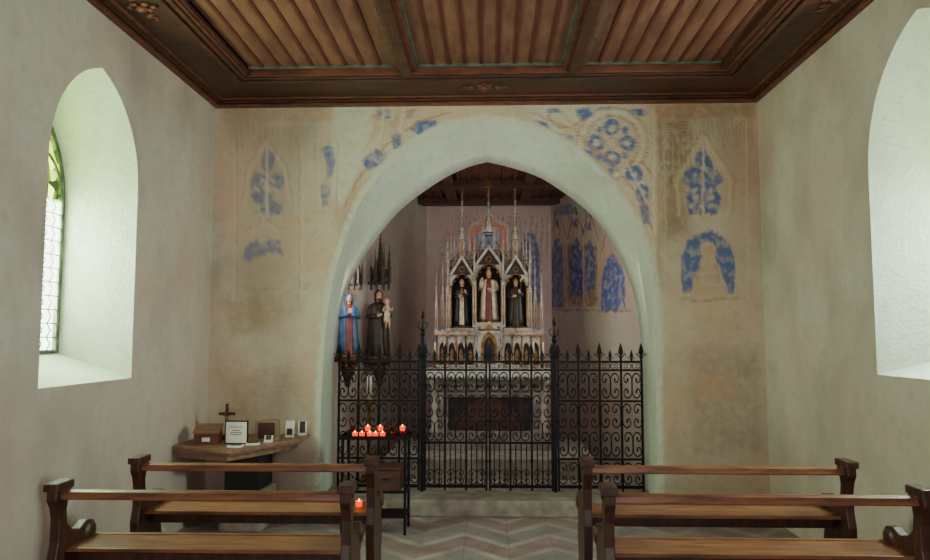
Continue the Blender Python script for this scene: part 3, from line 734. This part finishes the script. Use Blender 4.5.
def niche(cx,hw,z0,z1,zs,rise,name="niche"):
    mb=MB(); mb.box(cx-hw,cx+hw,.14,.17,z0,z1,1); mb.box(cx-hw,cx-hw+.02,-.0,.16,z0,z1,0); mb.box(cx+hw-.02,cx+hw,-.0,.16,z0,z1,0)
    mb.box(cx-hw,cx+hw,-.03,.17,z0-.035,z0,0)
    mb.prism(archplate(hw,zs-.02,z1,hw-.022,zs,rise,cx),'y',-.015,.015,0)
    mb.box(cx-hw,cx+hw,-.015,.17,z1-.03,z1,0)
    L_=lancet(hw-.028,zs,rise-.01,12,cx); mb.tube([(a,-.018,b_) for a,b_ in L_],.007,5,2)
    for i in (4,8,16,20): mb.ball((cx+(L_[i][0]-cx)*.86,-.01,L_[i][1]-.008),.012,2,6)
    gz=z1-.05; gh=.22
    mb.prism([(cx-hw,gz),(cx-hw+.03,gz),(cx,gz+gh-.05),(cx+hw-.03,gz),(cx+hw,gz),(cx,gz+gh)],'y',-.04,-.01,0)
    mb.prism([(cx-hw+.03,gz),(cx,gz+gh-.05),(cx+hw-.03,gz)],'y',-.02,-.012,1)
    for s in (-1,1):
        for i in range(1,6):
            t=i/6; mb.ball((cx+s*hw*(1-t)+s*.006,-.025,gz+gh*t),.012,2,5)
    mb.tube([(cx+.028*math.cos(t*PI/6),-.025,gz+.06+.028*math.sin(t*PI/6)) for t in range(13)],.006,5,2)
    mb.ball((cx,-.025,gz+gh+.01),.015,2,6,1.5); mb.box(cx-.018,cx+.018,-.03,-.02,gz+gh+.005,gz+gh+.012,2)
    for i in range(-2,3):
        xx=cx+i*hw*.4; mb.box(xx-.005,xx+.005,.05,.06,z1,z1+.16,0); mb.ball((xx,.055,z1+.17),.010,2,5,1.6)
    mb.box(cx-hw,cx+hw,.05,.06,z1+.09,z1+.105,0); mb.box(cx-hw,cx+hw,.065,.07,z1,z1+.12,1)
    for s in (-1,1): mb.lathe([(.014,z0),(.014,z0+.03),(.009,z0+.05),(.009,zs-.04),(.016,zs)],8,cx+s*(hw-.008),-.02,2)
    mb.obj(name,['altar_w','niche','gold'],ret)
niche(-.29,.132,.43,1.05,.88,.14); niche(.29,.132,.43,1.05,.88,.14); niche(0,.150,.49,1.16,.97,.16)
mb=MB(); mb.box(-.145,.145,-.03,.17,.40,.455,0); mb.box(-.12,.12,-.035,-.03,.415,.445,1); mb.obj("niche_base",['altar_w','gold'],ret)
spires=[(-.44,-.01,.40,1.06,.036),(.44,-.01,.40,1.06,.036),(-.50,.05,.40,.84,.036),(.50,.05,.40,.84,.036),(-.565,.0,.40,.66,.028),(.565,.0,.40,.66,.028),
 (-.155,-.03,.44,1.18,.034),(.155,-.03,.44,1.18,.034),(-.29,.08,1.05,.91,.05),(.29,.08,1.05,.91,.05),
 (-.375,.05,1.05,.42,.026),(-.205,.05,1.05,.54,.026),(.375,.05,1.05,.42,.026),(.205,.05,1.05,.54,.026),(-.10,.05,1.16,.48,.026),(.10,.05,1.16,.48,.026),
 (-.335,.11,1.05,.60,.022),(-.245,.11,1.05,.62,.022),(.335,.11,1.05,.60,.022),(.245,.11,1.05,.62,.022),(-.46,.1,.9,.62,.022),(.46,.1,.9,.62,.022),(-.41,.1,.9,.72,.022),(.41,.1,.9,.72,.022)]
for s_ in spires:
    mb=MB(); pinnacle(mb,0,0,0,s_[3],s_[4]); mb.obj("spire",['altar_w','gold'],ret,(s_[0],s_[1],s_[2]))
mb=MB()
for sx in (-1,1):
    for sy in (0,.12): mb.box(sx*.05-.008,sx*.05+.008,sy-.008,sy+.008,1.16,1.46,0)
mb.box(-.065,.065,-.02,.14,1.44,1.465,0); mb.prism([(-.065,1.45),(.065,1.45),(0,1.58)],'y',-.02,.0,0)
pinnacle(mb,0,.06,1.44,.46,.06,sf=.22)
for s in (-1,1): pinnacle(mb,s*.06,-.01,1.3,.34,.022)
mb.box(-.010,.010,.05,.064,1.86,2.04,1); mb.box(-.045,.045,.05,.064,1.965,1.985,1)
for s in (-1,1):
    mb.tube([(s*.15,.02,1.22),(s*.12,.02,1.32),(s*.06,.02,1.38)],.008,6,0)
    for zz in (1.25,1.30,1.35): mb.ball((s*(.15-(zz-1.22)*.45),.01,zz+.01),.010,0,5)
mb.obj("canopy",['altar_w','gold'],ret,label="open central canopy with tall cross-topped spire")
for s in (-1,1):
    mb=MB(); mb.tube([(s*.43,.03,1.08),(s*.36,.03,1.24),(s*.29,.03,1.12),(s*.22,.03,1.26),(s*.15,.03,1.12)],.007,5,0); mb.obj("flying_tracery",['altar_w'],ret)

# ------------------------------------------------------------ statues
def hand(mb,c,d,mi,s=1.0):
    c=Vector(c);d=Vector(d).normalized(); side=d.cross(Vector((0,1,0))).normalized() if abs(d.y)<.95 else Vector((1,0,0))
    mb.tube([c,c+d*.02*s,c+d*.042*s],[.013*s,.019*s,.016*s],8,mi)
    for i,ln in enumerate((.03,.036,.033,.025)):
        b_=c+d*.038*s+side*(i-1.5)*.0085*s
        mb.tube([b_,b_+d*ln*.6*s,b_+d*ln*s+Vector((0,.006*s,0))],[.0048*s,.0045*s,.003*s],5,mi)
    t0=c+d*.012*s+side*.014*s; mb.tube([t0,t0+(d*.6+side)*.014*s,t0+(d+side*.6)*.026*s],[.006*s,.005*s,.0035*s],5,mi)
def statue(loc,h,rot,robe,mantle,hairm,label,arms,veil=False,halo=None,extra=None,beard=False):
    par=empty("statue",loc,label,"statue",rot=rot); S=h
    def R(z,rx,ry,cy=0,cx=0): return (z*S,cx*S,cy*S,rx*S,ry*S)
    prof=[R(0,.17,.13),R(.015,.175,.135),R(.12,.155,.12),R(.25,.14,.11),R(.38,.13,.10,-.005),R(.5,.12,.092,-.008),R(.58,.108,.083,-.005),R(.66,.118,.086),R(.73,.13,.085),R(.775,.125,.075),R(.80,.09,.06,.005),R(.82,.045,.042,.005),R(.84,.036,.038),R(.855,.038,.046,-.006),R(.872,.048,.06,-.008),R(.895,.054,.066,-.006),R(.92,.057,.07,0),R(.95,.056,.07,.004),R(.975,.045,.056,.006),R(.992,.024,.03,.006),R(1.0,.003,.003,.006)]
    def disp(a,z,j):
        zz=z/S; d=0
        if zz<.6: d+=.011*(1-zz/.7)*math.cos(9*a+3*zz)+.006*(1-zz/.7)*math.cos(14*a-5*zz)
        f=math.exp(-((a-1.5*PI)/.22)**2)
        if .885<zz<.925: d+=.016*f*(1.2-(abs(zz-.898)/.03))
        if .86<zz<.88: d+=.006*f
        return d*S
    mb=MB(); mb.rings(prof,28,lambda z:1 if z/S>.812 else 0,True,True,disp)
    for s in (-1,1):
        mb.ball((s*.02*S,-.064*S,.918*S),.0065*S,2,6); mb.ball((s*.057*S,.0,.908*S),.012*S,1,6,1.5,.5)
    mb.box(-.013*S,.013*S,-.072*S,-.064*S,.874*S,.878*S,3)
    mb.obj("body",[robe,'skin','black','red_d'],par)
    for s,(el,ha,hd) in zip((-1,1),arms):
        mb=MB(); sh=Vector((s*.115,0,.755))*S; e_=Vector(el)*S; w_=Vector(ha)*S
        mb.tube([sh,sh.lerp(e_,.5),e_,e_.lerp(w_,.4),w_],[.038*S,.04*S,.036*S,.038*S,.044*S],12,0); hand(mb,w_,hd,1,S*1.25)
        mb.obj("arm",[mantle or robe,'skin'],par)
    if mantle:
        n=30; vs=[];fs=[]; zs=[.02,.15,.3,.45,.58,.68,.75,.79]
        rx=[.19,.175,.165,.155,.145,.15,.15,.115]; ry=[.15,.14,.13,.12,.11,.105,.098,.08]
        for j,z in enumerate(zs):
            gap=.42 if z<.6 else .36
            for i in range(n+1):
                a=-PI/2+gap+(2*PI-2*gap)*i/n; w_=.008*math.cos(10*a+4*z)*(1-z)
                vs.append(((rx[j]+w_)*math.cos(a)*S,(ry[j]+w_)*math.sin(a)*S,z*S))
        for j in range(len(zs)-1):
            for i in range(n): fs.append((j*(n+1)+i,j*(n+1)+i+1,(j+1)*(n+1)+i+1,(j+1)*(n+1)+i))
        mb=MB(); mb.add(vs,fs,0,True); o=mb.obj("mantle",[mantle],par); sd=o.modifiers.new("s",'SOLIDIFY'); sd.thickness=.008*S
    n=20; vs=[];fs=[]
    zs=[.70,.76,.82,.87,.92,.96,.99,1.012] if veil else [.81,.84,.87,.90,.93,.96,.985,1.008]
    rr=[.12,.10,.078,.074,.073,.068,.045,.004] if veil else [.05,.058,.062,.066,.067,.064,.044,.004]
    for j,z in enumerate(zs):
        gap=.8 if z<.95 else (.5 if z<.975 else 0)
        for i in range(n+1):
            a=-PI/2+gap+(2*PI-2*gap)*i/n; vs.append((rr[j]*math.cos(a)*S,(rr[j]*1.15*math.sin(a)+.006)*S,z*S))
    for j in range(len(zs)-1):
        for i in range(n): fs.append((j*(n+1)+i,j*(n+1)+i+1,(j+1)*(n+1)+i+1,(j+1)*(n+1)+i))
    mb=MB(); mb.add(vs,fs,0,True); o=mb.obj("veil" if veil else "hair",[hairm],par); sd=o.modifiers.new("s",'SOLIDIFY'); sd.thickness=.008*S; sd.offset=0
    if beard:
        mb=MB(); mb.ball((0,-.055*S,.855*S),.03*S,0,8,1.4,1,.7); mb.obj("beard",[hairm],par)
    if halo:
        mb=MB()
        if halo=='crown':
            mb.lathe([(.05*S,.975*S),(.06*S,1.03*S),(.055*S,1.03*S),(.045*S,.98*S)],12,0,0,0,False,False)
            for i in range(6): mb.ball((.058*S*math.cos(i*PI/3),.058*S*math.sin(i*PI/3),1.045*S),.012*S,0,6)
        else: mb.tube([(.11*S*math.cos(i*PI/10),.05*S,.93*S+.11*S*math.sin(i*PI/10)) for i in range(21)],.007*S,5)
        mb.obj("halo" if halo!='crown' else "crown",['gold'],par)
    mb=MB(); mb.lathe([(.2*S,-.035*S),(.21*S,-.02*S),(.19*S,0)],10,0,0,0,False); mb.obj("plinth",['gold'],par)
    if extra: extra(par,S)
    return par
pray=[((-.16,-.03,.60),(-.02,-.15,.66),(.1,-.2,1)),((.16,-.03,.60),(.02,-.15,.66),(-.1,-.2,1))]
hold=[((-.165,-.02,.60),(-.06,-.15,.60),(.8,-.3,.4)),((.17,-.02,.60),(.09,-.14,.68),(-.4,-.3,.9))]
bless=[((-.17,-.04,.60),(-.13,-.15,.74),(0,-.1,1)),((.165,-.02,.60),(.05,-.15,.58),(-.8,-.3,.3))]
def lily(par,S):
    mb=MB(); mb.tube([(.08*S,-.14*S,.45*S),(.10*S,-.14*S,.8*S),(.12*S,-.13*S,1.0*S)],.006*S,5,0)
    for i in range(3): mb.ball((.12*S+.02*S*(i-1),-.13*S,(.94+.03*i)*S),.022*S,1,6,1.2)
    mb.obj("lily_stem",['teal','cream'],par)
def cross_ext(par,S):
    mb=MB(); mb.box(-.01*S,.01*S,-.185*S,-.17*S,.5*S,.78*S); mb.box(-.05*S,.05*S,-.185*S,-.17*S,.69*S,.71*S); mb.obj("small_cross",['gold'],par)
    mb=MB(); mb.prism([(-.05*S,.03*S),(.05*S,.03*S),(.04*S,.6*S),(-.04*S,.6*S)],'y',-.158*S,-.138*S); mb.obj("scapular",['cream'],par)
def childfig(par,S):
    q_=MB()
    q_.rings([(.50*S,.10*S,-.13*S,.05*S,.04*S),(.56*S,.10*S,-.13*S,.055*S,.045*S),(.66*S,.105*S,-.125*S,.045*S,.04*S),(.745*S,.105*S,-.12*S,.05*S,.035*S),(.765*S,.105*S,-.12*S,.02*S,.02*S),(.79*S,.105*S,-.12*S,.032*S,.036*S),(.83*S,.105*S,-.12*S,.04*S,.044*S),(.865*S,.105*S,-.12*S,.025*S,.03*S),(.875*S,.105*S,-.12*S,.003*S,.003*S)],14,lambda z:1 if z/S>.75 else 0)
    for s in (-1,1):
        q_.tube([(.105*S+s*.04*S,-.13*S,.73*S),(.105*S+s*.075*S,-.15*S,.68*S),(.105*S+s*.07*S,-.18*S,.72*S)],[.014*S,.013*S,.01*S],8,0); q_.ball((.105*S+s*.07*S,-.185*S,.73*S),.012*S,1,6)
        q_.tube([(.10*S+s*.02*S,-.13*S,.53*S),(.10*S+s*.025*S,-.18*S,.50*S),(.10*S+s*.025*S,-.17*S,.42*S)],[.02*S,.016*S,.01*S],8,1)
    q_.obj("child",['cream','skin'],par,label="small carved child in cream shirt held on the arm")
statue((-.29,RY+.045,RZ+.449),.52,0,'black','black','black',"statue in black habit with white scapular holding a cross",hold,True,None,cross_ext)
statue((0,RY+.045,RZ+.51),.56,0,'red','cream','hair',"crowned statue in red robe and cream mantle, central niche",bless,False,'crown')
statue((.29,RY+.045,RZ+.449),.52,0,'brown','brown','hair',"statue in dark brown robe holding a white lily",hold,False,None,lily)
def console(loc,rot,label):
    mb=MB(); mb.lathe([(.02,-.30),(.035,-.27),(.03,-.24),(.06,-.18),(.075,-.12),(.07,-.10),(.11,-.05),(.14,-.035),(.14,0)],8,0,0,0,False)
    for i in range(8): mb.ball((.085*math.cos(i*PI/4),.085*math.sin(i*PI/4),-.085),.02,1,6)
    mb.box(-.06,.06,.0,.18,-.05,-.0,0)
    mb.obj("statue_console",['wood_dark','gold'],None,loc,rot,label=label,category="bracket",group="statue consoles")
def canopy(loc,rot,label,k=1.0):
    par=empty("statue_canopy",loc,label,"canopy",rot=rot); par.scale=(k,k,k)
    mb=MB(); frame=.105
    for i in range(8):
        a=i*PI/4+PI/8; x_,y_=frame*math.cos(a),frame*math.sin(a)
        mb.box(x_-.008,x_+.008,y_-.008,y_+.008,-.04,.16); mb.ball((x_,y_,-.05),.014,1,6,1.5); mb.ball((x_,y_,.175),.012,1,6,1.8)
        a2=a+PI/4; x2_,y2_=frame*math.cos(a2),frame*math.sin(a2)
        mb.tube([(x_,y_,.0),((x_+x2_)/2,(y_+y2_)/2,.12),(x2_,y2_,.0)],.008,5); mb.tube([(x_,y_,.02),(x2_,y2_,.02)],.007,5); mb.tube([(x_,y_,.15),(x2_,y2_,.15)],.005,5)
    mb.lathe([(.105,.0),(.105,.015)],8); mb.box(-.04,.04,.05,.18,.0,.03,0)
    mb.obj("canopy_base",['ebony','wood_frame'],par)
    for x_,y_,h_,w_ in ((0,0,.58,.05),(-.10,-.03,.36,.028),(.10,-.03,.36,.028),(-.055,-.09,.42,.026),(.055,-.09,.42,.026),(0,-.06,.46,.022)):
        mb=MB(); pinnacle(mb,0,0,0,h_,w_); mb.obj("spire",['ebony','wood_frame'],par,(x_,y_,.015))
x1,z1=bw(348,357,7.25); x2,z2=bw(378,359,7.85)
statue((x1,7.25,z1+.025),.62,.35,'red','blue','blue',"painted wooden statue in blue mantle with praying hands",pray,True,'ring')
statue((x2,7.85,z2+.03),.72,.4,'brown','brown','hair',"dark wooden bearded statue carrying a small child",hold,False,None,childfig,True)
console((x1,7.25,z1),1.57,"dark carved wooden wall bracket under blue-mantled statue")
console((x2+.02,7.85,z2),1.15,"dark carved wooden wall bracket under bearded statue")
x3,z3=bw(354,285,7.3); x4,z4=bw(380,284,7.9)
canopy((x3,7.3,z3),1.3,"small dark carved gothic canopy above blue-mantled statue",.75)
canopy((x4,7.9,z4),.9,"dark carved gothic canopy with spires above bearded statue",1.0)

cs=None
for x_ in (-.56,-.46,.46,.56):
    if cs is None:
        cs=empty("candlestick",(x_,7.50,AZ+.812),"slim brass candlestick with white candle on the altar","candlestick",group="altar candlesticks")
        mb=MB(); mb.lathe([(.035,0),(.035,.008),(.01,.025),(.008,.06),(.015,.07),(.007,.08),(.007,.14),(.02,.15),(.02,.155)],12); mb.obj("stem",['gold'],cs)
        mb=MB(); mb.lathe([(.009,.155),(.009,.27),(.002,.275)],10); mb.obj("candle",['wax'],cs)
    else: copy_tree(cs,(x_,7.50,AZ+.812))
tx,_=bw(369,430,6.75)
ts=empty("tall_candlestick",(tx,6.75,CF),"tall brass candlestick with thick white candle behind the screen","candlestick")
mb=MB(); mb.lathe([(.10,0),(.10,.02),(.03,.06),(.018,.10),(.018,.35),(.035,.38),(.018,.41),(.016,.68),(.05,.72),(.05,.735)],14); mb.obj("stem",['gold'],ts)
mb=MB(); mb.lathe([(.024,.735),(.024,.96),(.004,.97)],12); mb.obj("candle",['wax'],ts)

# ------------------------------------------------------------ votive stand
VX,VY=-.86,5.55
vs_=empty("votive_stand",(VX,VY,0),"black iron votive candle stand with trays before the screen","candle stand")
mb=MB()
for sx in (-1,1):
    for sy in (-1,1): mb.box(sx*.235-.01,sx*.235+.01,sy*.12-.01,sy*.12+.01,0,.70)
mb.box(-.24,.24,-.125,-.115,.30,.32); mb.box(-.24,.24,.115,.125,.30,.32)
for sx in (-1,1): mb.box(sx*.235-.008,sx*.235+.008,-.12,.12,.30,.32)
mb.obj("leg_frame",['iron'],vs_)
mb=MB(); mb.box(-.26,.26,-.15,.15,.695,.705); frame_ring(mb,-.26,.26,-.15,.15,.006,.705,.722); mb.obj("tray",['iron'],vs_)
mb=MB(); mb.box(-.24,.24,.02,.15,.705,.735); mb.obj("upper_tier",['iron'],vs_)
mb=MB(); mb.box(-.24,.24,-.125,.125,.12,.135); mb.obj("lower_shelf",['iron'],vs_)
mb=MB(); mb.box(-.02,.20,-.11,.08,.32,.47); mb.box(-.03,.21,-.12,.09,.47,.49); mb.box(.06,.12,-.121,-.11,.40,.406,1); mb.obj("coin_box",['red_d','iron'],vs_,label="dark red offering box",bevel=.004)
def votive(loc,lit,label,k=.8):
    par=empty("votive_candle",loc,label,"votive candle",group="votive candles")
    def sc(R): return [(r*k*1.1,z*k*.8) for r,z in R]
    mb=MB(); mb.lathe(sc([(.018,0),(.022,.005),(.025,.05),(.026,.055),(.023,.055),(.021,.04)]),12); mb.obj("glass_cup",['votive' if lit else 'votive_off'],par)
    mb=MB(); mb.lathe(sc([(.018,.03),(.018,.045)]),10); mb.obj("wax",['wax'],par)
    if lit:
        mb=MB(); mb.rings([(z*k-.014*k,0,0,r*k,r*k) for z,r in ((.050,.003),(.056,.006),(.064,.0055),(.074,.001))],8); mb.obj("flame",['flame'],par)
lit=[(-.155,-.06,.705),(-.10,-.07,.705),(-.045,-.05,.705),(.005,-.08,.705),(.055,-.06,.705),(-.08,.07,.735),(.02,.06,.735),(.19,.07,.735)]
for a,b_,c_ in lit: votive((VX+a,VY+b_,c_),True,"lit red glass votive candle on the iron tray")
for a,b_,c_ in ((.14,-.07,.705),(.21,-.08,.705),(.10,.08,.735),(-.2,.08,.735)): votive((VX+a,VY+b_,c_),False,"unlit red glass votive candle on the iron tray")
votive((-.70,3.93,.55),True,"lit red votive candle standing on the bench seat end",.7)  # red spot by the bench end, modelled as a votive put on the seat

# ------------------------------------------------------------ corner shelf
SZ=.655
sh=empty("corner_shelf",(-2.0,5.6,0),"grey-brown wooden corner shelf on a dark support","shelf")
top=[(XL+.005,5.995),(XL+.005,5.34),(-1.84,5.16),(-1.50,5.74),(-1.48,5.995)]
T0=[(x_+2.0,y_-5.6) for x_,y_ in top]
def sc(P,k):
    cx=-.345;cy=.39; return [(cx+(x_-cx)*k,cy+(y_-cy)*k) for x_,y_ in P]
mb=MB(); mb.prism(T0,'z',SZ-.032,SZ); mb.prism(sc(T0,.95),'z',SZ-.055,SZ-.032); mb.prism(sc(T0,.89),'z',SZ-.10,SZ-.055); mb.obj("shelf_top",['shelfwood'],sh,bevel=.005)
mb=MB(); mb.box(.0,.26,-.12,.22,.30,SZ-.10); mb.obj("support_box",['shadow_box'],sh)
mb=MB(); mb.box(-.03,.29,-.15,.25,0,.30); mb.obj("support_base",['stone'],sh,bevel=.01)
cx,cy=-2.06,5.66
c=empty("crucifix",(cx,cy,SZ),"small dark standing crucifix on stepped base","crucifix")
mb=MB(); mb.box(-.05,.05,-.035,.035,0,.015); mb.box(-.035,.035,-.025,.025,.015,.035); mb.box(-.011,.011,-.007,.007,.035,.28); mb.box(-.065,.065,-.007,.007,.19,.212); mb.obj("cross",['bench_end'],c,bevel=.002)
mb=MB(); mb.tube([(0,-.012,.09),(0,-.014,.14),(0,-.012,.185)],[.005,.009,.011],8); mb.ball((0,-.015,.2),.01)
for s in (-1,1): mb.tube([(s*.01,-.012,.185),(s*.03,-.012,.192),(s*.05,-.012,.2)],.004,5)
mb.obj("corpus",['gold'],c)
c=empty("wooden_box",(-2.13,5.47,SZ),"small brown wooden collection box with sloped lid","box",rot=.1)
mb=MB(); mb.prism([(-.06,0),(.06,0),(.06,.13),(-.06,.08)],'x',-.09,.09); mb.obj("box_body",['wood_frame'],c,bevel=.003)
mb=MB(); mb.prism([(-.07,.08),(.065,.132),(.065,.142),(-.07,.09)],'x',-.1,.1); mb.box(-.03,.03,-.066,-.062,.02,.05,1); mb.obj("lid",['shelfwood','paper'],c,bevel=.002)
c=empty("notice_stand",(-1.90,5.43,SZ),"white paper notice in thin black standing frame","notice",rot=-.05)
mb=MB(); mb.box(-.09,.09,-.004,.004,0.0,.175,1); mb.box(-.080,.080,-.006,-.003,.01,.165,0); mb.box(-.02,.02,.0,.06,0,.01,1)
for i,(w_,z_) in enumerate(((.05,.125),(.03,.10),(.045,.085),(.045,.07))): mb.box(-w_,w_,-.0068,-.006,z_,z_+.005,2)
mb.obj("notice_sheet",['paper','shadow_box','ink'],c)
c=empty("wooden_case",(-1.73,5.64,SZ),"small brown wooden case standing upright","box",rot=.05)
mb=MB(); mb.box(-.09,.09,-.03,.03,0,.16); mb.box(-.065,.065,-.034,-.03,.015,.14,1); mb.obj("case_body",['shelfwood','wood_dark'],c,bevel=.004)
for i,(x_,y_,h_) in enumerate(((-1.69,5.53,.05),(-1.60,5.80,.13),(-1.53,5.93,.11))):
    c=empty("prayer_card",(x_,y_,SZ),("small standing prayer card with dark picture" if i!=1 else "taller white standing card with small brown picture"),"card",rot=-.1+.15*i)
    pic=.5 if i==1 else 1
    mb=MB(); mb.prism([(0,0),(.004,0),(.022,h_),(.018,h_)],'x',-.035,.035,0); mb.prism([(-.001,.02),(.001,.02),(.018*pic,(h_-.01)*pic+.01),(.0155*pic,(h_-.01)*pic+.01)],'x',-.022,.022,1); mb.prism([(.06,0),(.064,0),(.02,h_*.8),(.017,h_*.8)],'x',-.01,.01,0)
    mb.obj("card",['paper','brown'],c)
for i,(x_,y_) in enumerate(((-1.86,5.30),(-1.77,5.42))):
    mb=MB(); mb.box(-.05,.05,-.035,.035,0,.012); mb.box(-.04,.04,-.025,.025,.012,.014,1); mb.obj("prayer_booklet",['paper','ink'],None,(x_,y_,SZ),.3*i,label="small pale prayer booklet lying on the corner shelf",category="booklet",group="booklets on the corner shelf")
